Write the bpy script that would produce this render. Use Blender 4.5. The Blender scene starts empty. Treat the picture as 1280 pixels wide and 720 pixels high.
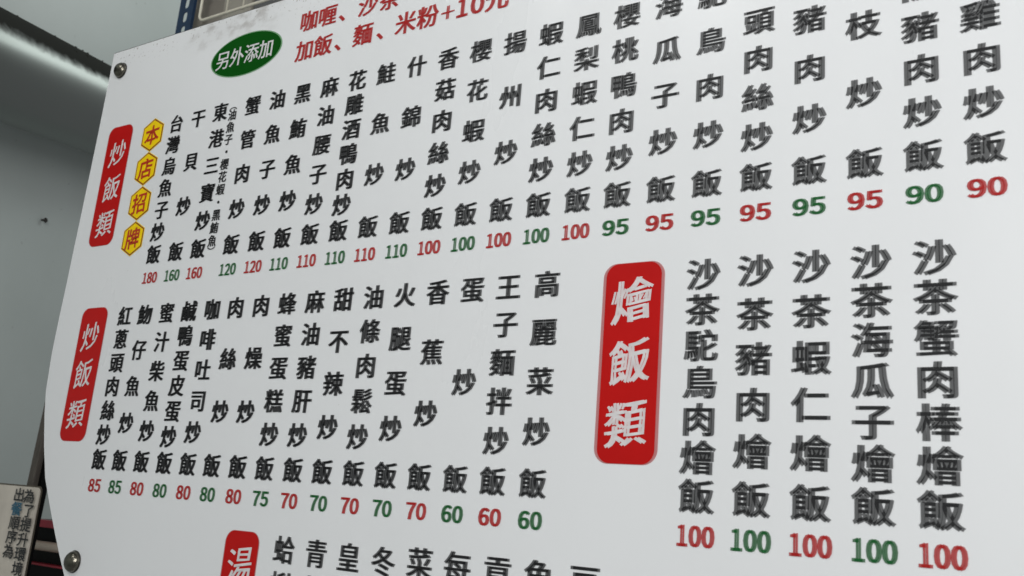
import bpy, bmesh, math, random
from mathutils import Vector, Matrix, Euler
random.seed(7)
R = math.radians
sc = bpy.context.scene
col = sc.collection

# ------------------------------------------------------------------ camera
cam_d = bpy.data.cameras.new('camera')
cam = bpy.data.objects.new('camera', cam_d); col.objects.link(cam)
right = Vector((0.8411, 0.5351, 0.0792)); down = Vector((-0.0631, 0.2424, -0.9681)); fwd = Vector((-0.5373, 0.8092, 0.2376))
CAM = Vector((1.0395, -0.8514, -0.3074))
m = Matrix((( right.x, -down.x, -fwd.x, CAM.x), (right.y, -down.y, -fwd.y, CAM.y), (right.z, -down.z, -fwd.z, CAM.z), (0, 0, 0, 1)))
cam.matrix_world = m
cam_d.sensor_width = 36; cam_d.lens = 1187.66 / 1280 * 36
cam_d.clip_start = 0.02; cam_d.clip_end = 60
cam_d.dof.use_dof = True; cam_d.dof.focus_distance = 1.12; cam_d.dof.aperture_fstop = 11.0
sc.camera = cam

# ------------------------------------------------------------------ light and exposure
w = bpy.data.worlds.new('World'); sc.world = w; w.use_nodes = True
w.node_tree.nodes['Background'].inputs[0].default_value = (0.96, 0.985, 1.0, 1)
w.node_tree.nodes['Background'].inputs[1].default_value = 0.20

def area(name, loc, target, sx, sy, power, colour):
    l = bpy.data.lights.new(name, 'AREA'); l.shape = 'RECTANGLE'; l.size = sx; l.size_y = sy; l.energy = power; l.color = colour
    o = bpy.data.objects.new(name, l); col.objects.link(o); o.location = loc
    o.rotation_euler = (Vector(target) - Vector(loc)).to_track_quat('-Z', 'Y').to_euler()
    return o
area('shop_front_daylight', (2.1, -1.8, 0.45), (0.5, 0, 0.0), 1.6, 1.2, 43, (1.0, 1.0, 0.995))
area('ceiling_lamp', (-0.6, -1.7, 1.6), (-0.9, 0.3, 0.1), 1.3, 0.40, 25, (1.0, 0.99, 0.98))
area('rear_ceiling_lamp', (-0.72, 2.1, 1.95), (-1.1, 0.3, 0.6), 1.4, 0.50, 10.0, (0.93, 1.0, 0.97))

sc.view_settings.view_transform = 'Standard'; sc.view_settings.look = 'None'
sc.view_settings.exposure = 0.11; sc.view_settings.gamma = 1.0; sc.view_settings.use_curve_mapping = False

# ------------------------------------------------------------------ materials
def mat(name, colour, rough=0.5, metal=0.0, spec=0.5, var=0.0, scale=8.0, bump=0.0, bscale=60.0, stretch=(1, 1, 1)):
    mm = bpy.data.materials.new(name); mm.use_nodes = True
    nt = mm.node_tree; b = nt.nodes['Principled BSDF']
    b.inputs['Base Color'].default_value = (*colour, 1); b.inputs['Roughness'].default_value = rough
    b.inputs['Metallic'].default_value = metal; b.inputs['Specular IOR Level'].default_value = spec
    tc = nt.nodes.new('ShaderNodeTexCoord'); mp = nt.nodes.new('ShaderNodeMapping'); mp.inputs['Scale'].default_value = stretch
    nt.links.new(tc.outputs['Object'], mp.inputs['Vector'])
    if var:
        n = nt.nodes.new('ShaderNodeTexNoise'); n.inputs['Scale'].default_value = scale; n.inputs['Detail'].default_value = 6
        nt.links.new(mp.outputs[0], n.inputs['Vector'])
        r = nt.nodes.new('ShaderNodeMapRange'); r.inputs['From Min'].default_value = 0.3; r.inputs['From Max'].default_value = 0.7
        r.inputs['To Min'].default_value = 1 - var; r.inputs['To Max'].default_value = 1 + var
        nt.links.new(n.outputs['Fac'], r.inputs['Value'])
        x = nt.nodes.new('ShaderNodeVectorMath'); x.operation = 'SCALE'; x.inputs[0].default_value = colour
        nt.links.new(r.outputs[0], x.inputs['Scale']); nt.links.new(x.outputs[0], b.inputs['Base Color'])
    if bump:
        n2 = nt.nodes.new('ShaderNodeTexNoise'); n2.inputs['Scale'].default_value = bscale; n2.inputs['Detail'].default_value = 4
        nt.links.new(mp.outputs[0], n2.inputs['Vector'])
        bp = nt.nodes.new('ShaderNodeBump'); bp.inputs['Strength'].default_value = bump; bp.inputs['Distance'].default_value = 0.002
        nt.links.new(n2.outputs['Fac'], bp.inputs['Height']); nt.links.new(bp.outputs[0], b.inputs['Normal'])
    return mm

def ink(name, colour, cover):
    """thin screen-print ink: one pass lets the ground show through, two passes are nearly opaque"""
    mm = mat(name, colour, 0.45, spec=0.15, var=0.08, scale=90)
    nt = mm.node_tree; b = nt.nodes['Principled BSDF']; out = nt.nodes['Material Output']
    t = nt.nodes.new('ShaderNodeBsdfTransparent'); mx = nt.nodes.new('ShaderNodeMixShader'); mx.inputs[0].default_value = cover
    nt.links.new(t.outputs[0], mx.inputs[1]); nt.links.new(b.outputs[0], mx.inputs[2]); nt.links.new(mx.outputs[0], out.inputs[0])
    return mm

M = {}
M['black'] = ink('black_print', (0.012, 0.012, 0.013), 0.68)
M['red'] = ink('red_print', (0.44, 0.010, 0.009), 0.70)
M['green'] = ink('green_print', (0.005, 0.115, 0.022), 0.70)
M['banner'] = ink('red_banner_print', (0.50, 0.004, 0.004), 0.50)
M['banner_solid'] = mat('red_banner_vinyl', (0.47, 0.004, 0.0035), 0.42, spec=0.2, var=0.05, scale=14)
M['white'] = ink('white_print', (0.84, 0.84, 0.84), 0.68)
M['oval'] = mat('green_oval_print', (0.002, 0.070, 0.004), 0.6, spec=0.05, var=0.06, scale=20)
M['oval_rim'] = mat('pale_green_rim_print', (0.16, 0.34, 0.17), 0.4, var=0.05, scale=20)
M['yellow'] = mat('yellow_badge_print', (0.86, 0.60, 0.004), 0.5, spec=0.15, var=0.05, scale=40)
M['maroon'] = mat('maroon_outline_print', (0.23, 0.035, 0.008), 0.4, var=0.08, scale=60)
M['badge_red'] = mat('red_badge_print', (0.46, 0.03, 0.006), 0.4, var=0.08, scale=60)
M['steel'] = mat('bolt_steel', (0.15, 0.14, 0.115), 0.24, 1.0, var=0.35, scale=120, bump=0.6, bscale=150)
M['washer'] = mat('washer_dark_steel', (0.05, 0.048, 0.042), 0.42, 0.8, var=0.3, scale=150)
M['post_blue'] = mat('navy_painted_steel', (0.005, 0.027, 0.070), 0.45, var=0.2, scale=40, bump=0.1)
M['carton'] = mat('kraft_carton', (0.215, 0.195, 0.165), 0.8, var=0.10, scale=9, bump=0.15, bscale=120)
M['carton_pale'] = mat('pale_carton', (0.31, 0.29, 0.245), 0.75, var=0.10, scale=9, bump=0.15)
M['carton_grey'] = mat('grey_carton', (0.11, 0.11, 0.11), 0.7, var=0.1, scale=12)
M['wire'] = mat('cream_coated_wire', (0.62, 0.59, 0.49), 0.4, var=0.08, scale=60)
M['post_brown'] = mat('brown_painted_post', (0.085, 0.072, 0.060), 0.6, var=0.25, scale=14, bump=0.3, bscale=80, stretch=(6, 6, 1))
M['poster'] = mat('cream_poster_paper', (0.66, 0.60, 0.52), 0.5, var=0.10, scale=25)
M['poster_rim'] = mat('poster_dark_rim', (0.10, 0.085, 0.065), 0.6, var=0.1, scale=25)
M['poster_ink'] = mat('poster_black_print', (0.018, 0.018, 0.02), 0.5, var=0.1, scale=60)
M['poster_blue'] = mat('poster_blue_print', (0.03, 0.12, 0.19), 0.5, var=0.1, scale=60)
M['cab_shade_black'] = mat('black_cabinet_enamel_and_post_shade', (0.003, 0.003, 0.003), 0.5, spec=0.15, var=0.2, scale=10)
M['cab_red'] = mat('red_cabinet_trim', (0.42, 0.02, 0.045), 0.4, var=0.1, scale=30)
M['cab_rail'] = mat('brushed_rail_metal', (0.82, 0.66, 0.54), 0.30, 0.0, 0.9, var=0.1, scale=80, stretch=(1, 20, 20))
M['spot'] = mat('rusty_nail_metal', (0.02, 0.017, 0.014), 0.7, var=0.2, scale=200)

# painted plaster wall
def wall_material():
    mm = mat('grey_green_wall_paint', (0.355, 0.410, 0.385), 0.42, spec=0.4, bump=0.12, bscale=22)
    nt = mm.node_tree; b = nt.nodes['Principled BSDF']
    tc = nt.nodes.new('ShaderNodeTexCoord')
    n = nt.nodes.new('ShaderNodeTexNoise'); n.inputs['Scale'].default_value = 2.3; n.inputs['Detail'].default_value = 8; n.inputs['Roughness'].default_value = 0.55
    nt.links.new(tc.outputs['Object'], n.inputs['Vector'])
    cr = nt.nodes.new('ShaderNodeValToRGB'); e = cr.color_ramp.elements
    e[0].position = 0.3; e[0].color = (0.500, 0.553, 0.530, 1); e[1].position = 0.7; e[1].color = (0.560, 0.615, 0.595, 1)
    nt.links.new(n.outputs['Fac'], cr.inputs[0])
    # scattered grime specks
    v = nt.nodes.new('ShaderNodeTexNoise'); v.inputs['Scale'].default_value = 55; v.inputs['Detail'].default_value = 2
    nt.links.new(tc.outputs['Object'], v.inputs['Vector'])
    r = nt.nodes.new('ShaderNodeMapRange'); r.inputs['From Min'].default_value = 0.74; r.inputs['From Max'].default_value = 0.80; r.inputs['To Max'].default_value = 0.5
    nt.links.new(v.outputs['Fac'], r.inputs[0])
    mx = nt.nodes.new('ShaderNodeMix'); mx.data_type = 'RGBA'; mx.inputs['B'].default_value = (0.12, 0.115, 0.10, 1)
    nt.links.new(r.outputs[0], mx.inputs['Factor']); nt.links.new(cr.outputs[0], mx.inputs['A']); nt.links.new(mx.outputs['Result'], b.inputs['Base Color'])
    return mm
M['wall'] = wall_material()

# white sheet of the menu board, grime along its top edge
def board_material():
    mm = mat('white_enamel_sheet', (0.76, 0.77, 0.785), 0.33, spec=0.45, bump=0.04, bscale=7)
    nt = mm.node_tree; b = nt.nodes['Principled BSDF']; L = nt.links
    tc = nt.nodes.new('ShaderNodeTexCoord'); sp = nt.nodes.new('ShaderNodeSeparateXYZ'); L.new(tc.outputs['Object'], sp.inputs[0])
    def rng(src, a, b2, c=0.0, d=1.0, smooth=True):
        r = nt.nodes.new('ShaderNodeMapRange'); r.interpolation_type = 'SMOOTHSTEP' if smooth else 'LINEAR'
        for k, val in zip(('From Min', 'From Max', 'To Min', 'To Max'), (a, b2, c, d)): r.inputs[k].default_value = val
        L.new(src, r.inputs[0]); return r.outputs[0]
    def mul(a, c):
        x = nt.nodes.new('ShaderNodeMath'); x.operation = 'MULTIPLY'; L.new(a, x.inputs[0])
        if isinstance(c, float): x.inputs[1].default_value = c
        else: L.new(c, x.inputs[1])
        return x.outputs[0]
    def noise(scale, stretch=(1, 1, 1), det=4, off=0.0):
        mp = nt.nodes.new('ShaderNodeMapping'); mp.inputs['Scale'].default_value = stretch; mp.inputs['Location'].default_value = (off, 0, off)
        L.new(tc.outputs['Object'], mp.inputs[0])
        n = nt.nodes.new('ShaderNodeTexNoise'); n.inputs['Scale'].default_value = scale; n.inputs['Detail'].default_value = det
        L.new(mp.outputs[0], n.inputs['Vector']); return n.outputs['Fac']
    x, z = sp.outputs['X'], sp.outputs['Z']
    # brown smears, widest between x=-0.2 and x=0.06
    band = mul(mul(rng(z, 0.352, 0.392), rng(x, -0.20, -0.13)), rng(x, 0.05, -0.02))
    smear = mul(band, rng(noise(58, (0.62, 1, 0.95), 4), 0.44, 0.72, 0.08, 0.56))
    # fine dots all along the upper edge
    edge = rng(z, 0.366, 0.405)
    dots = mul(edge, rng(noise(210, det=2, off=3.1), 0.62, 0.70, 0, 0.75))
    far = mul(rng(noise(75, det=2, off=9.7), 0.775, 0.80, 0, 0.45), 1.0)
    mx = nt.nodes.new('ShaderNodeMath'); mx.operation = 'MAXIMUM'; L.new(smear, mx.inputs[0]); L.new(dots, mx.inputs[1])
    mx2 = nt.nodes.new('ShaderNodeMath'); mx2.operation = 'MAXIMUM'; L.new(mx.outputs[0], mx2.inputs[0]); L.new(far, mx2.inputs[1])
    base = nt.nodes.new('ShaderNodeValToRGB'); e = base.color_ramp.elements
    e[0].position = .3; e[0].color = (0.742, 0.750, 0.757, 1); e[1].position = .7; e[1].color = (0.770, 0.778, 0.787, 1)
    L.new(noise(3.5, (1, 1, 0.6), 5), base.inputs[0])
    L.new(rng(noise(6, (1, 1, 0.35), 6, 5.0), 0.3, 0.7, 0.26, 0.44), b.inputs['Roughness'])
    m3 = nt.nodes.new('ShaderNodeMix'); m3.data_type = 'RGBA'; m3.inputs['B'].default_value = (0.19, 0.155, 0.125, 1)
    L.new(mx2.outputs[0], m3.inputs['Factor']); L.new(base.outputs[0], m3.inputs['A']); L.new(m3.outputs['Result'], b.inputs['Base Color'])
    return mm
M['board'] = board_material()
M['board_edge'] = mat('dark_sheet_edge', (0.10, 0.095, 0.09), 0.6, var=0.3, scale=60)

# duct: galvanised steel with a greasy dust coat on its upper side (object z is up, object x runs along the duct)
def duct_material():
    mm = bpy.data.materials.new('galvanised_steel_with_dust'); mm.use_nodes = True
    nt = mm.node_tree; L = nt.links; b = nt.nodes['Principled BSDF']; out = nt.nodes['Material Output']
    b.inputs['Base Color'].default_value = (0.26, 0.28, 0.268, 1); b.inputs['Metallic'].default_value = 1.0; b.inputs['Roughness'].default_value = 0.27
    tc = nt.nodes.new('ShaderNodeTexCoord')
    mp = nt.nodes.new('ShaderNodeMapping'); mp.inputs['Scale'].default_value = (0.5, 9, 9); L.new(tc.outputs['Object'], mp.inputs[0])
    n0 = nt.nodes.new('ShaderNodeTexNoise'); n0.inputs['Scale'].default_value = 5; n0.inputs['Detail'].default_value = 5; L.new(mp.outputs[0], n0.inputs['Vector'])
    rr = nt.nodes.new('ShaderNodeMapRange'); rr.inputs['To Min'].default_value = 0.28; rr.inputs['To Max'].default_value = 0.38; L.new(n0.outputs['Fac'], rr.inputs[0]); L.new(rr.outputs[0], b.inputs['Roughness'])
    dust = nt.nodes.new('ShaderNodeBsdfPrincipled'); dust.inputs['Base Color'].default_value = (0.030, 0.032, 0.028, 1); dust.inputs['Roughness'].default_value = 0.95; dust.inputs['Specular IOR Level'].default_value = 0.1
    sp = nt.nodes.new('ShaderNodeSeparateXYZ'); L.new(tc.outputs['Object'], sp.inputs[0])
    n = nt.nodes.new('ShaderNodeTexNoise'); n.inputs['Scale'].default_value = 46; n.inputs['Detail'].default_value = 5; L.new(tc.outputs['Object'], n.inputs['Vector'])
    a = nt.nodes.new('ShaderNodeMath'); a.operation = 'MULTIPLY_ADD'; a.inputs[1].default_value = 0.030; L.new(n.outputs['Fac'], a.inputs[0]); L.new(sp.outputs['Z'], a.inputs[2])
    r = nt.nodes.new('ShaderNodeMapRange'); r.inputs['From Min'].default_value = DUST_Z + 0.006; r.inputs['From Max'].default_value = DUST_Z + 0.030
    L.new(a.outputs[0], r.inputs[0])
    mx = nt.nodes.new('ShaderNodeMixShader'); L.new(r.outputs[0], mx.inputs[0]); L.new(b.outputs[0], mx.inputs[1]); L.new(dust.outputs[0], mx.inputs[2]); L.new(mx.outputs[0], out.inputs[0])
    b2 = nt.nodes.new('ShaderNodeBsdfPrincipled'); b2.inputs['Base Color'].default_value = (0.26, 0.28, 0.268, 1); b2.inputs['Metallic'].default_value = 1.0; b2.inputs['Roughness'].default_value = 0.55
    m2 = nt.nodes.new('ShaderNodeMixShader'); m2.inputs[0].default_value = 0.45; L.new(b.outputs[0], m2.inputs[1]); L.new(b2.outputs[0], m2.inputs[2]); L.new(m2.outputs[0], mx.inputs[1])
    return mm
DUST_Z = 0.040
M['duct'] = duct_material()

# ------------------------------------------------------------------ helpers
def link(name, me, parent=None, material=None, smooth=False):
    o = bpy.data.objects.new(name, me); col.objects.link(o)
    if parent: o.parent = parent
    if material: me.materials.append(material)
    if smooth:
        for p in me.polygons: p.use_smooth = True
    return o
def tag(o, label=None, cat=None, group=None, kind=None):
    if label: o['label'] = label
    if cat: o['category'] = cat
    if group: o['group'] = group
    if kind: o['kind'] = kind
    return o
def empty(name, loc, label, cat, group=None):
    o = bpy.data.objects.new(name, None); col.objects.link(o); o.location = loc; o.empty_display_size = 0.05
    return tag(o, label, cat, group)
def bm_mesh(name, bm):
    me = bpy.data.meshes.new(name); bm.normal_update(); bm.to_mesh(me); bm.free(); return me
def box_mesh(name, sx, sy, sz, bevel=0.0, centre=(0, 0, 0)):
    bm = bmesh.new(); bmesh.ops.create_cube(bm, size=1)
    bmesh.ops.scale(bm, vec=(sx, sy, sz), verts=bm.verts)
    if bevel: bmesh.ops.bevel(bm, geom=list(bm.edges), offset=bevel, segments=2, affect='EDGES', profile=0.7)
    bmesh.ops.translate(bm, vec=centre, verts=bm.verts)
    return bm_mesh(name, bm)
def poly_mesh(name, loops_y):
    """flat outlines in the board's plane: list of (points xz, y)"""
    bm = bmesh.new()
    for pts, y in loops_y:
        bm.faces.new([bm.verts.new((x, y, z)) for x, z in pts])
    return bm_mesh(name, bm)
def rounded(cx, cz, w_, h_, r, n=8):
    pts = []
    for sx, sz, a0 in ((1, 1, 0), (-1, 1, 90), (-1, -1, 180), (1, -1, 270)):
        for k in range(n + 1):
            a = R(a0 + 90 * k / n); pts.append((cx + sx * (w_ / 2 - r) + r * math.cos(a), cz + sz * (h_ / 2 - r) + r * math.sin(a)))
    return pts[::-1]
def tube(bm, pts, r, n=10):
    rings = []
    P = [Vector(p) for p in pts]
    ref = Vector((0, 1, 0))
    for i, p in enumerate(P):
        t = (P[min(i + 1, len(P) - 1)] - P[max(i - 1, 0)]).normalized()
        a = t.cross(ref)
        if a.length < 1e-4: a = t.cross(Vector((1, 0, 0)))
        a.normalize(); b = t.cross(a)
        rings.append([bm.verts.new(p + r * (math.cos(2 * math.pi * k / n) * a + math.sin(2 * math.pi * k / n) * b)) for k in range(n)])
    for A, B in zip(rings, rings[1:]):
        for k in range(n): bm.faces.new((A[k], A[(k + 1) % n], B[(k + 1) % n], B[k]))
    bm.faces.new(rings[0][::-1]); bm.faces.new(rings[-1])

# glyphs: meshes of single characters in em units, centred on the em box
_g = {}
def glyph(ch, bold=0.0):
    if ch not in _g:
        c = bpy.data.curves.new('lettering', 'FONT'); c.body = ch; c.size = 1; c.resolution_u = 3
        o = bpy.data.objects.new('lettering', c); col.objects.link(o); bpy.context.view_layer.update()
        bm = bmesh.new(); bm.from_mesh(o.to_mesh())
        o.to_mesh_clear(); bpy.data.objects.remove(o); bpy.data.curves.remove(c)
        bmesh.ops.remove_doubles(bm, verts=bm.verts, dist=1e-5)
        bm.verts.ensure_lookup_table(); bm.verts.index_update()
        nrm = [[0.0, 0.0] for _ in bm.verts]
        for e in bm.edges:                                  # outward direction of the outline at every corner
            if len(e.link_faces) != 1: continue
            A, B = e.verts[0].co, e.verts[1].co; fc = e.link_faces[0]
            third = next(v for v in fc.verts if v not in e.verts).co
            dx, dy = B.x - A.x, B.y - A.y; l = math.hypot(dx, dy) or 1
            nx, ny = dy / l, -dx / l
            if (third.x - A.x) * nx + (third.y - A.y) * ny > 0: nx, ny = -nx, -ny
            for v in e.verts: nrm[v.index].append((nx, ny))
        off = []
        for q in nrm:
            ns = q[2:]
            if not ns: off.append((0, 0)); continue
            sx, sy = sum(a for a, b in ns), sum(b for a, b in ns); l = math.hypot(sx, sy)
            if l < 1e-3: off.append((0, 0)); continue
            ux, uy = sx / l, sy / l; d = max(0.55, min(ux * a + uy * b for a, b in ns))
            off.append((ux / d, uy / d))
        _g[ch] = ([(v.co.x, v.co.y) for v in bm.verts], off, [tuple(v.index for v in f.verts) for f in bm.faces])
        bm.free()
    v, off, f = _g[ch]
    return [(a + bold * p, b + bold * q) for (a, b), (p, q) in zip(v, off)], f
GHOST = 0.00138     # the print is struck twice, side by side
class Print:
    def __init__(s): s.v = []; s.f = []
    def put(s, ch, x, z, w_, h_=None, y=-0.0006, bold=0.010, shear=0.0, double=GHOST, rot=0.0, bbox=False, rise=0.0, jitter=0.0):
        h_ = h_ or w_; gv, gf = glyph(ch, bold)
        if bbox:
            xs = [a for a, b in gv]; ys = [b for a, b in gv]
            cx, cy = (min(xs) + max(xs)) / 2, (min(ys) + max(ys)) / 2
            sx, sy = w_ / (max(xs) - min(xs)), h_ / (max(ys) - min(ys))
        else: cx, cy, sx, sy = 0.5, 0.38, w_, h_
        cr, sr = math.cos(rot), math.sin(rot)
        if double == GHOST: double = 0.00115 + 0.00038 * max(0, min(1, (x + 0.2) / 1.1))
        for dx, dy in (((-double, 0), (double, -0.00015)) if double else ((0, 0),)):
            n = len(s.v)
            for a, b in gv:
                a, b = a - cx, b - cy
                if jitter:
                    a, b = (a + jitter * math.sin(9 * b + 2.3 * a + ord(ch)), b + jitter * math.sin(11 * a + 1.7 * b + ord(ch) * 1.3))
                a, b = a * cr - b * sr, a * sr + b * cr
                b2 = b + rise * a; a2 = a + shear * b
                s.v.append((x + dx + a2 * sx, y + dy, z + b2 * sy))
            s.f += [tuple(n + i for i in q[::-1]) for q in gf]
    def build(s, name, material, parent, label=None):
        me = bpy.data.meshes.new(name); me.from_pydata(s.v, [], s.f); me.update()
        o = link(name, me, parent, material)
        if label: o['label'] = label
        return o

# ------------------------------------------------------------------ wall and duct
D = Vector((-0.4394, 0.8773, 0.1931)).normalized()          # the duct climbs gently along the wall
A0 = Vector((-0.9113, -0.3032, 0.5315)); DR = 0.1255
N = D.cross(Vector((0, 0, 1))).normalized()                  # out of the wall, towards the room
along = Vector((0, 0, 1)).cross(N).normalized()
wc = A0 - N * (DR + 0.035)
wall_me = bpy.data.meshes.new('wall')
bm = bmesh.new()
bmesh.ops.create_cube(bm, size=1); bmesh.ops.scale(bm, vec=(9.0, 0.12, 5.0), verts=bm.verts)
wall_me = bm_mesh('wall', bm)
wall = link('wall', wall_me, None, M['wall']); tag(wall, kind='structure')
wall.matrix_world = Matrix.Translation(wc - N * 0.06 + Vector((0, 0, 0.1)) - along * 1.0) @ Matrix((along, N, Vector((0, 0, 1)))).transposed().to_4x4()

duct = empty('exhaust_duct', A0, 'big round galvanised steel exhaust duct with dusty top running along the grey wall', 'duct')
up = (Vector((0, 0, 1)) - D * D.z).normalized(); side = up.cross(D).normalized()
# dust lies on the top as seen from the room, so the coat is measured along a tilted up axis
UT = (Matrix.Rotation(R(0), 3, D) @ up)
rotm = Matrix((D, UT.cross(D).normalized(), UT)).transposed().to_4x4()
duct.matrix_world = Matrix.Translation(A0) @ rotm
bm = bmesh.new(); seg = 96; L0, L1, step = -1.6, 4.4, 0.05
rings = []; x = L0
while x <= L1:
    ring = []
    for k in range(seg):
        a = 2 * math.pi * k / seg
        ring.append(bm.verts.new((x, DR * math.cos(a), DR * math.sin(a))))
    rings.append(ring); x += step
for a, b in zip(rings, rings[1:]):
    for k in range(seg): bm.faces.new((a[k], b[k], b[(k + 1) % seg], a[(k + 1) % seg]))
bm.faces.new(rings[0]); bm.faces.new(rings[-1][::-1])
pipe = link('duct_pipe', bm_mesh('duct_pipe', bm), duct, M['duct'], True)
for p in pipe.data.polygons:
    if len(p.vertices) > 4: p.use_smooth = False
# lumps of grease fluff on the duct's top
M['fluff'] = mat('grease_fluff', (0.028, 0.030, 0.026), 0.95, spec=0.1, var=0.2, scale=200)
bm = bmesh.new()
for k in range(110):
    s_ = random.uniform(0.0, 1.9); a = R(random.uniform(70, 140)); rr = random.uniform(0.0008, 0.0030) * (2.0 if random.random() < 0.04 else 1)
    c = Vector((s_, DR * math.cos(a), DR * math.sin(a)))
    g = bmesh.ops.create_icosphere(bm, subdivisions=1, radius=rr, matrix=Matrix.Translation(c))
    for v in g['verts']: v.co += Vector([random.uniform(-.35, .35) * rr for _ in range(3)])
tag(link('dust_fluff', bm_mesh('dust_fluff', bm), duct, M['fluff']), kind='stuff')

# nail left in the wall
def on_wall(u, v):
    d = right * ((u - 640) / 1187.66) + down * ((v - 360) / 1187.66) + fwd
    t = (wc - CAM).dot(N) / d.dot(N); return CAM + d * t
nl = on_wall(52, 275)
bm = bmesh.new()
bmesh.ops.create_cone(bm, cap_ends=True, segments=12, radius1=0.003, radius2=0.0035, depth=0.012, matrix=Matrix.Translation((0, 0, 0.006)))
bmesh.ops.create_cone(bm, cap_ends=True, segments=14, radius1=0.0075, radius2=0.0055, depth=0.004, matrix=Matrix.Translation((0, 0, 0.0135)))
nail = link('nail', bm_mesh('nail', bm), None, M['spot']); tag(nail, 'small dark nail head in the bare grey wall below the duct', 'nail')
nail.matrix_world = Matrix.Translation(nl) @ N.to_track_quat('Z', 'Y').to_matrix().to_4x4()

# ------------------------------------------------------------------ menu board
board = empty('menu_board', (0, 0, 0), 'large white menu board with red banners and columns of black dish names', 'menu board')
out = [(-0.3762, 0.4105), (1.30, 0.4105), (1.30, -0.66), (-0.155, -0.66), (-0.185, -0.540), (-0.213, -0.487), (-0.2469, -0.4332), (-0.2684, -0.4051), (-0.2906, -0.374),
       (-0.3137, -0.340), (-0.3392, -0.3001), (-0.3585, -0.2518), (-0.3735, -0.2043), (-0.3822, -0.1678), (-0.3862, -0.1059), (-0.3852, -0.05), (-0.3835, -0.0015), (-0.3777, 0.2457)]
bm = bmesh.new()
f0 = bm.faces.new([bm.verts.new((x, 0, z)) for x, z in out]); bm.normal_update()
if f0.normal.y > 0: f0.normal_flip()
ex = bmesh.ops.extrude_face_region(bm, geom=[f0]); vs = [g for g in ex['geom'] if isinstance(g, bmesh.types.BMVert)]
bmesh.ops.translate(bm, vec=(0, 0.004, 0), verts=vs)
bmesh.ops.recalc_face_normals(bm, faces=bm.faces)
me = bm_mesh('board_panel', bm); panel = link('board_panel', me, board, M['board']); me.materials.append(M['board_edge'])
for p in me.polygons:
    if abs(p.normal.y) < 0.5: p.material_index = 1
# thin dark bead along the top edge
bm = bmesh.new(); tube(bm, [(x, 0.001, z) for x, z in (out[-1:] + out[:2])][0:0] or [(-0.3762, 0.001, 0.4108), (0.2, 0.001, 0.4110), (1.30, 0.001, 0.4108)], 0.0011, 8)
link('edge_bead', bm_mesh('edge_bead', bm), board, M['board_edge'], True)

FAN1 = 0.0366
s1 = [('台灣烏魚子炒飯', '180'), ('干貝炒飯', '160'), ('東港三寶炒飯', '160'), ('蟹管肉炒飯', '120'), ('油魚子炒飯', '120'), ('黑鮪魚炒飯', '110'),
      ('麻油腰子炒飯', '110'), ('花雕酒鴨肉炒飯', '110'), ('鮭魚炒飯', '110'), ('什錦炒飯', '110'), ('香菇肉絲炒飯', '100'), ('櫻花蝦炒飯', '100'),
      ('揚州炒飯', '100'), ('蝦仁肉絲炒飯', '100'), ('鳳梨蝦仁炒飯', '100'), ('櫻桃鴨肉炒飯', '95'), ('海瓜子炒飯', '95'), ('駝鳥肉炒飯', '95'),
      ('_頭肉絲炒飯', '95'), ('_豬肉炒飯', '95'), ('_枝炒飯', '95'), ('_阪豬肉炒飯', '90'), ('__雞肉炒飯', '90')]
x1 = [-0.1715, -0.1207, -0.0713, -0.0015, 0.0494, 0.0991, 0.1499, 0.2002, 0.2504, 0.3012, 0.3513, 0.4010, 0.4508, 0.5006, 0.5503, 0.5984, 0.6484, 0.6980, 0.7487, 0.8000, 0.8505, 0.9007, 0.9505]
s2 = [('紅蔥頭肉絲炒飯', '85'), ('魩仔魚炒飯', '85'), ('蜜汁柴魚炒飯', '80'), ('鹹鴨蛋皮蛋炒飯', '80'), ('咖啡吐司炒飯', '80'), ('肉絲炒飯', '80'), ('肉燥炒飯', '80'),
      ('蜂蜜蛋糕炒飯', '75'), ('麻油豬肝炒飯', '70'), ('甜不辣炒飯', '70'), ('油條肉鬆炒飯', '70'), ('火腿蛋炒飯', '70'), ('香蕉炒飯', '70'), ('蛋炒飯', '60'),
      ('王子麵拌炒飯', '60'), ('高麗菜炒飯', '60')]
x2 = [-0.2141, -0.1666, -0.1176, -0.0685, -0.0196, 0.0281, 0.0774, 0.1262, 0.1758, 0.2245, 0.2741, 0.3230, 0.3718, 0.4212, 0.4700, 0.5196]
s3 = [('沙茶駝鳥肉燴飯', '100'), ('沙茶豬肉燴飯', '100'), ('沙茶蝦仁燴飯', '100'), ('沙茶海瓜子燴飯', '100'), ('沙茶蟹肉棒燴飯', '100')]
x3 = [0.6978, 0.7498, 0.8024, 0.8550, 0.9073]

def full(ch): return chr(ord(ch) + 0xFEE0) if ch.isdigit() else ch
def column(text, x, ztop, zbot, em, name='dish_name', material='black', bold=None):
    if bold is None: bold = 0.015
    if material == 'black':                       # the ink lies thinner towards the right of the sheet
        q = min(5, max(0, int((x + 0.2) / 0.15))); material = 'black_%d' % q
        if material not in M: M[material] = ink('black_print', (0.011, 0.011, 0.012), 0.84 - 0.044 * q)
    p = Print(); n = len(text)
    for k, ch in enumerate(text):
        if ch == '_': continue                        # lies above the photograph's frame, not legible
        z = ztop + (zbot - ztop) * k / max(1, n - 1)
        p.put(ch, x, z, em, em * 0.97, bold=bold)
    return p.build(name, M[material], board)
def price(text, x, z, w_, h_, colour):
    p = Print(); n = len(text); dw = w_ / n
    for k, ch in enumerate(text):
        cw = dw * (0.86 if ch != '1' else 0.70)
        p.put(full(ch), x - w_ / 2 + dw * (k + 0.5), z, cw, h_, bold=0.020 if n < 3 else 0.019, bbox=True, double=0.00112)
    return p.build('price', M[colour], board)
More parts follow.
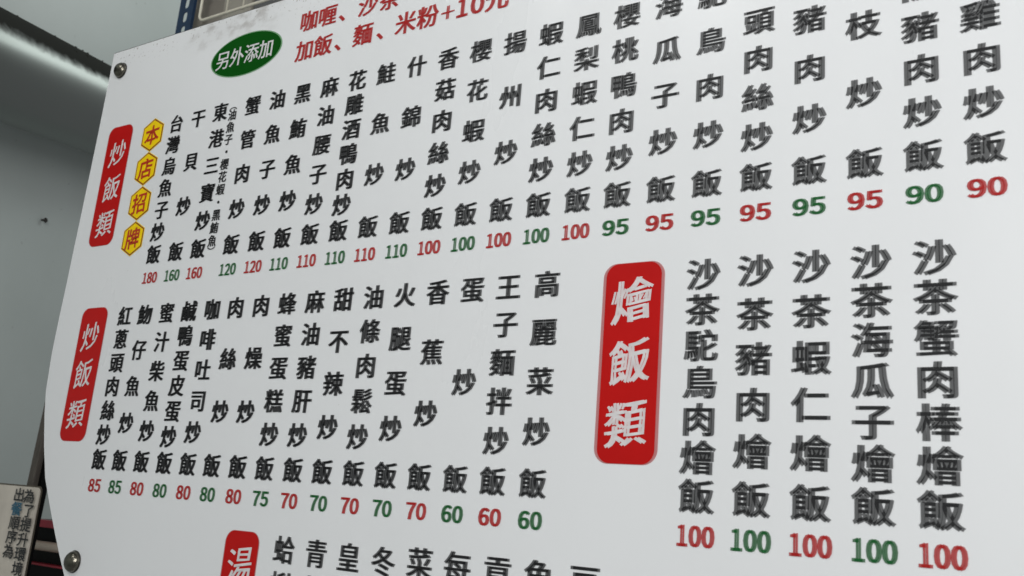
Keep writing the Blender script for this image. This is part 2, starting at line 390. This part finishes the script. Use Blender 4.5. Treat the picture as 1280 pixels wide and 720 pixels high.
for k, ((t, pr), x) in enumerate(zip(s1, x1)):
    column(t, x, 0.2475 if k != 2 else 0.2492, FAN1, 0.0315)
    price(pr, x, 0.0003, 0.0345 if len(pr) == 3 else 0.0315, 0.0172, 'red' if k % 2 == 0 else 'green')
# the first three prices run red, green, red and the next starts green
for k, ((t, pr), x) in enumerate(zip(s2, x2)):
    column(t, x, -0.0560, -0.2680, 0.0322)
    price(pr, x, -0.3051, 0.0290, 0.0185, 'red' if k % 2 == 0 else 'green')
for k, ((t, pr), x) in enumerate(zip(s3, x3)):
    column(t, x, -0.0580, -0.2715, 0.0340, bold=0.015)
    price(pr, x, -0.3076, 0.0375, 0.0195, 'red' if k % 2 == 0 else 'green')
# small note beside the third dish
p = Print(); note = '（油魚子・櫻花蝦・黑鮪魚）'
for k, ch in enumerate(note):
    z = 0.2592 - 0.0194 * k
    if ch in '（）': p.put(ch, -0.0434 , z - (0.004 if ch == '（' else -0.003), 0.0165, rot=-math.pi / 2, double=0.0008, bbox=False, bold=0.006)
    else: p.put(ch, -0.0434, z, 0.0180, bold=0.020, double=0.0006)
p.build('side_note', M['black'], board)
# red surcharge lines at the top
p = Print()
for ch, x in zip('咖喱、沙茶', (0.0907, 0.1266, 0.166, 0.2020, 0.2405)): p.put(ch, x, 0.3622 - (x - 0.09) * 0.02, 0.036, 0.034, bold=0.012, double=0.0010)
p.build('surcharge_line', M['red'], board)
p = Print()
for ch, x in zip('加飯、麵、米粉', (0.0898, 0.1256, 0.165, 0.1992, 0.241, 0.2735, 0.3100)): p.put(ch, x, 0.3158, 0.0355, 0.034, bold=0.012, double=0.0010)
p.put('＋', 0.3425, 0.3140, 0.0190, 0.0190, bold=0.014, bbox=True)
p.put('１', 0.3655, 0.3150, 0.0155, 0.0265, bold=0.018, bbox=True); p.put('０', 0.3885, 0.3145, 0.0190, 0.0270, bold=0.018, bbox=True)
p.put('元', 0.4180, 0.3150, 0.0355, 0.034, bold=0.012)
p.build('surcharge_line', M['red'], board)
# soup dishes, cut off by the photograph's lower edge
for t, x in zip(('蛤蜊', '青菜', '皇', '冬', '菜', '每', '貢', '魚', '豆'), (0.1789, 0.2312, 0.2819, 0.3332, 0.3843, 0.4344, 0.4850, 0.5345, 0.5865)):
    p = Print()
    for k, ch in enumerate(t): p.put(ch, x, (-0.3622 if x < .35 else -0.3590) - 0.041 * k, 0.0345, 0.0335, bold=0.012)
    p.build('dish_name', M['black'], board)

# red rounded banners with brush-like white characters
def banner(cx, cz, w_, h_, text, zs, xs, em, ghost):
    me = poly_mesh('category_banner', [(rounded(cx, cz, w_ - 2 * ghost, h_, 0.0140), -0.00045)])
    o = link('category_banner', me, board, M['banner_solid'])
    link('banner_rim', poly_mesh('banner_rim', [(rounded(cx, cz, w_ + 2 * ghost, h_ + 0.0012, 0.0152), -0.0003)]), o, M['banner'])
    p = Print()
    for ch, x, z in zip(text, xs, zs):
        p.put(ch, x, z, em * 0.90, em * 0.95, bold=0.0, rise=0.15, double=ghost, jitter=0.012, y=-0.0008)
    p.build('banner_lettering', M['white'], o)
banner(-0.3130, 0.1648, 0.0625, 0.2040, '炒飯類', (0.2195, 0.1590, 0.0990), (-0.3105, -0.3095, -0.3100), 0.0475, 0.0006)
banner(-0.2905, -0.1415, 0.0645, 0.2040, '炒飯類', (-0.0840, -0.1420, -0.2030), (-0.2905, -0.2915, -0.2905), 0.0480, 0.0006)
banner(0.6225, -0.1425, 0.0655, 0.2040, '燴飯類', (-0.0800, -0.1430, -0.2055), (0.6222, 0.6225, 0.6215), 0.0510, 0.0017)
banner(0.1048, -0.4480, 0.0600, 0.2040, '湯', (-0.3870,), (0.1060,), 0.0500, 0.0007)

# yellow hexagon badges
for ch, x, z in zip('本店招牌', (-0.2280, -0.2290, -0.2290, -0.2300), (0.2378, 0.1812, 0.1240, 0.0668)):
    def hx(s, y): return ([(x, z + 0.0278 * s), (x + 0.0245 * s, z + 0.0145 * s), (x + 0.0245 * s, z - 0.0145 * s), (x, z - 0.0278 * s), (x - 0.0245 * s, z - 0.0145 * s), (x - 0.0245 * s, z + 0.0145 * s)], y)
    me = poly_mesh('hexagon_badge', [hx(1.03, -0.0003)]); o = link('hexagon_badge', me, board, M['yellow'])
    link('badge_outline', poly_mesh('badge_outline', [hx(0.985, -0.0005)]), o, M['maroon'])
    link('badge_face', poly_mesh('badge_face', [hx(0.90, -0.0007)]), o, M['yellow'])
    p = Print(); p.put(ch, x, z, 0.0345, 0.0345, bold=0.022, rise=0.10, double=0, jitter=0.012, y=-0.0010)
    p.build('badge_lettering', M['badge_red'], o)
# green oval badge
def oval(a, b_, y, n=64): return ([(-0.0360 + a * math.cos(-2 * math.pi * k / n), 0.3370 + b_ * math.sin(-2 * math.pi * k / n)) for k in range(n)], y)
o = link('oval_badge', poly_mesh('oval_badge', [oval(0.0770, 0.0352, -0.0003)]), board, M['oval_rim'])
link('badge_face', poly_mesh('badge_face', [oval(0.0745, 0.0336, -0.0005)]), o, M['oval'])
p = Print()
for ch, x in zip('另外添加', (-0.0850, -0.0540, -0.0225, 0.0085)): p.put(ch, x, 0.3362, 0.0315, 0.0325, bold=0.004, double=0.0005, y=-0.0008)
p.build('badge_lettering', M['white'], o)

# bolts that hold the board
def lathe(prof, n=32, jit=0.0):
    bm = bmesh.new(); rs = []
    for r, h in prof:
        rs.append([bm.verts.new((r * math.cos(2 * math.pi * k / n) * (1 + jit * math.sin(3 * k)), -h, r * math.sin(2 * math.pi * k / n))) for k in range(n)])
    for a, b in zip(rs, rs[1:]):
        for k in range(n): bm.faces.new((a[k], a[(k + 1) % n], b[(k + 1) % n], b[k]))
    bm.faces.new(rs[-1]); bmesh.ops.recalc_face_normals(bm, faces=bm.faces); return bm
def bolt(x, z, r, label):
    t = empty('mounting_bolt', (x, -0.0001, z), label, 'bolt', 'bolts that fix the menu board')
    link('washer', bm_mesh('washer', lathe([(r * 1.02, 0.0), (r * 1.04, 0.0012), (r * 0.99, 0.0022), (r * 0.8, 0.0024)])), t, M['washer'], True)
    prof = [(r * 0.97 * math.cos(R(a)), 0.0018 + r * 0.72 * math.sin(R(a))) for a in (0, 8, 18, 28, 38, 48, 58, 68, 77, 85)]
    prof = [(r * 0.97, 0.0016)] + prof
    link('bolt_head', bm_mesh('bolt_head', lathe(prof)), t, M['steel'], True)
bolt(-0.3450, 0.3725, 0.0135, 'domed steel bolt at the top left corner of the menu board')
bolt(-0.2300, -0.4120, 0.0150, 'domed steel bolt near the bottom curve of the menu board')

# ------------------------------------------------------------------ things behind the board, top
t = empty('shelf_post', (-0.7090, 0.35, -0.62), 'dark blue slotted steel angle post standing behind the top of the menu board', 'post')
bm = bmesh.new(); wdt = 0.046; H = 2.1; pitch = 0.0352; z0 = (0.7791 + 0.62) % pitch
zc = z0
rows_ = []
def slot(cz, n=6):
    pts = []
    for k in range(n + 1): a = R(180 * k / n); pts.append((0.0070 * math.cos(a), cz + 0.0058 + 0.0070 * math.sin(a)))
    for k in range(n + 1): a = R(180 + 180 * k / n); pts.append((0.0070 * math.cos(a), cz - 0.0058 + 0.0070 * math.sin(a)))
    return pts
while zc < H - pitch:
    lo, hi = zc - pitch / 2, zc + pitch / 2
    s_ = slot(zc); n = len(s_) // 2
    outer_r = [(wdt / 2, lo), (wdt / 2, hi)]; outer_l = [(-wdt / 2, hi), (-wdt / 2, lo)]
    # right half ring and left half ring round the slot
    rp = [(0, lo), (wdt / 2, lo), (wdt / 2, hi), (0, hi), (0, zc + 0.0128)] + [q for q in s_[:n // 2 + 1]][::-1][1:] + [q for q in s_[n:][::-1][:n // 2 + 1]] + [(0, zc - 0.0128)]
    top = (0, zc + 0.0128); bot = (0, zc - 0.0128)
    rarc = [top] + [(0.0070 * math.cos(R(a)), zc + 0.0058 + 0.0070 * math.sin(R(a))) for a in (60, 30, 0)] + [(0.0070 * math.cos(R(a)), zc - 0.0058 + 0.0070 * math.sin(R(a))) for a in (0, -30, -60)] + [bot]
    for sg in (1, -1):
        loop = [(0, lo), (sg * wdt / 2, lo), (sg * wdt / 2, hi), (0, hi)] + [(sg * a, b) for a, b in rarc]
        vsx = [bm.verts.new((a, 0, b)) for a, b in loop]
        bm.faces.new(vsx if sg > 0 else vsx[::-1])
    zc += pitch
bmesh.ops.remove_doubles(bm, verts=bm.verts, dist=1e-5)
bmesh.ops.solidify(bm, geom=list(bm.faces), thickness=0.002)
bmesh.ops.recalc_face_normals(bm, faces=bm.faces)
link('slotted_flange', bm_mesh('slotted_flange', bm), t, M['post_blue'])
for sg in (-1, 1): link('folded_lip', box_mesh('folded_lip', 0.002, 0.007, H - 0.06, 0, (sg * (wdt / 2 + 0.001), 0.0035, H / 2)), t, M['post_blue'])
def carton(x0, x1_, y0, y1, z0_, z1_, label, matl, tape=True):
    o = link('storage_box', box_mesh('storage_box', x1_ - x0, y1 - y0, z1_ - z0_, 0.003, ((x1_ - x0) / 2, (y1 - y0) / 2, (z1_ - z0_) / 2)), None, M[matl]); o.location = (x0, y0, z0_)
    return tag(o, label, 'box', 'boxes stored behind the menu board')
carton(-0.764, -0.642, 0.40, 0.62, 0.45, 0.800, 'taupe brown box filling the gap right of the blue post', 'carton')
carton(-0.760, -0.646, 0.404, 0.62, 0.8005, 1.15, 'upper taupe box whose lower edge shows as a seam inside the wire rack corner', 'carton')
carton(-0.638, -0.545, 0.395, 0.70, 0.45, 1.05, 'pale beige box in the middle of the wire rack', 'carton_pale')
carton(-0.541, 0.200, 0.40, 0.75, 0.45, 1.02, 'dark grey box showing where the board edge leaves the top of the photo', 'carton_grey')
# cream wire rack
t = empty('wire_rack', (-0.30, 0.25, 0.63), 'cream coated wire rack panel with a rounded corner behind the board top', 'rack')
bm = bmesh.new()
x0, x9, zb, zt = -0.2145, 0.42, 0.0045, 0.42; rc = 0.014
pts = [(x0, 0, zt)] + [(x0, 0, zb + rc + 0.02)] + [(x0 + rc - rc * math.cos(R(a)), 0, zb + rc - rc * math.sin(R(a))) for a in (0, 22, 45, 67, 90)] + [(x9, 0, zb - 0.001)]
tube(bm, pts, 0.0030); link('frame', bm_mesh('frame', bm), t, M['wire'], True)
for xx in (-0.136, -0.0865, 0.0, 0.09, 0.18, 0.27, 0.36):
    bm = bmesh.new(); tube(bm, [(xx, 0.003, zb - 0.003), (xx, 0.003, zt)], 0.0021, 8); link('wire', bm_mesh('wire', bm), t, M['wire'], True)
bm = bmesh.new(); tube(bm, [(x0, 0.003, 0.060), (x9, 0.003, 0.060)], 0.0018, 8); link('wire', bm_mesh('wire', bm), t, M['wire'], True)

# ------------------------------------------------------------------ things behind the board, lower left
post = empty('leaning_post', (-0.8800, 0.30, -0.155), 'brown square post leaning behind the curved left edge of the menu board', 'post')
post.rotation_euler = (0, R(2.2), 0)
link('face_strip', box_mesh('face_strip', 0.021, 0.012, 1.3, 0.0015, (0.0105, 0.006, -0.35)), post, M['post_brown'])
link('shaded_side_box', box_mesh('shaded_side_box', 0.016, 0.016, 1.3, 0.001, (0.0215, 0.0215, -0.35)), post, M['cab_shade_black'])  # added box in cabinet black, paints the shade on the post's right side

def un(u, v, Y):
    d = right * ((u - 640) / 1187.66) + down * ((v - 360) / 1187.66) + fwd
    return CAM + d * ((Y - CAM.y) / d.y)
PY = 0.286
tr = un(49.5, 611, PY); br = un(31.5, 713, PY)
t = empty('notice_poster', (tr.x - 0.13, PY, tr.z - 0.25), 'cream notice with black and blue handwriting style characters fixed to the brown post', 'poster')
pw, ph = 0.30, 0.46
bm = bmesh.new(); fr = rounded(0, 0, pw, ph, 0.010); A_ = [bm.verts.new((x, 0, z)) for x, z in fr]; B_ = [bm.verts.new((x, 0.003, z)) for x, z in fr]
bm.faces.new(A_); bm.faces.new(B_[::-1])
for k in range(len(fr)): bm.faces.new((A_[k], B_[k], B_[(k + 1) % len(fr)], A_[(k + 1) % len(fr)]))
bmesh.ops.recalc_face_normals(bm, faces=bm.faces); me = bm_mesh('poster_sheet', bm)
sh = link('poster_sheet', me, t, M['poster'])
t.location = (tr.x - pw / 2 + 0.001, PY, tr.z - ph / 2 + 0.002)
me = poly_mesh('poster_rim', [(rounded(0, 0, pw + 0.006, ph + 0.006, 0.012), 0.0045)]); link('poster_rim', me, t, M['poster_rim'])
base = t.location.copy()
for text, col_pts, mname in (('為了提升環境', [(39, 620.5), (38, 638.5), (34.5, 656), (31, 674.5), (27.5, 692.5), (24, 711)], 'poster_ink'),
                      ('出', [(26.5, 618.5)], 'poster_ink'), ('餐', [(23, 636)], 'poster_blue'), ('順序為', [(20.5, 653.5), (17, 671), (13, 689)], 'poster_ink')):
    p = Print()
    for ch, (u, v) in zip(text, col_pts):
        q = un(u, v, PY) - base
        p.put(ch, q.x, q.z, 0.0400, 0.0285, y=-0.0042, bold=0.020, double=0)
    p.build('poster_lettering', M[mname], t)

# black cabinet
c0 = un(60, 651, 0.5)
t = empty('display_cabinet', (-0.95, 0.5, c0.z - 0.5), 'black cabinet with a red top stripe and pale metal rail beside the brown post', 'cabinet')
def band(name, z_hi, z_lo, ypro, matl, bevel=0.0):
    me = box_mesh(name, 0.62, 0.02 + ypro, z_hi - z_lo, bevel, (0, 0.01 - ypro / 2, (z_hi + z_lo) / 2 - t.location.z)); return link(name, me, t, M[matl])
Z = lambda v: un(60, v, 0.5).z
body = link('cabinet_body', box_mesh('cabinet_body', 0.62, 0.30, 0.498, 0.002, (0, 0.172, 0.249)), t, M['cab_shade_black'])
band('red_stripe', Z(650.5), Z(659.5), 0.004, 'cab_red')
band('red_line', Z(706), Z(708.2), 0.003, 'cab_red')
bm = bmesh.new(); tube(bm, [(-0.31, -0.004, (Z(677) + Z(689)) / 2 - t.location.z), (0.31, -0.004, (Z(677) + Z(689)) / 2 - t.location.z)], (Z(677) - Z(689)) / 2, 20)
link('metal_rail', bm_mesh('metal_rail', bm), t, M['cab_rail'], True)
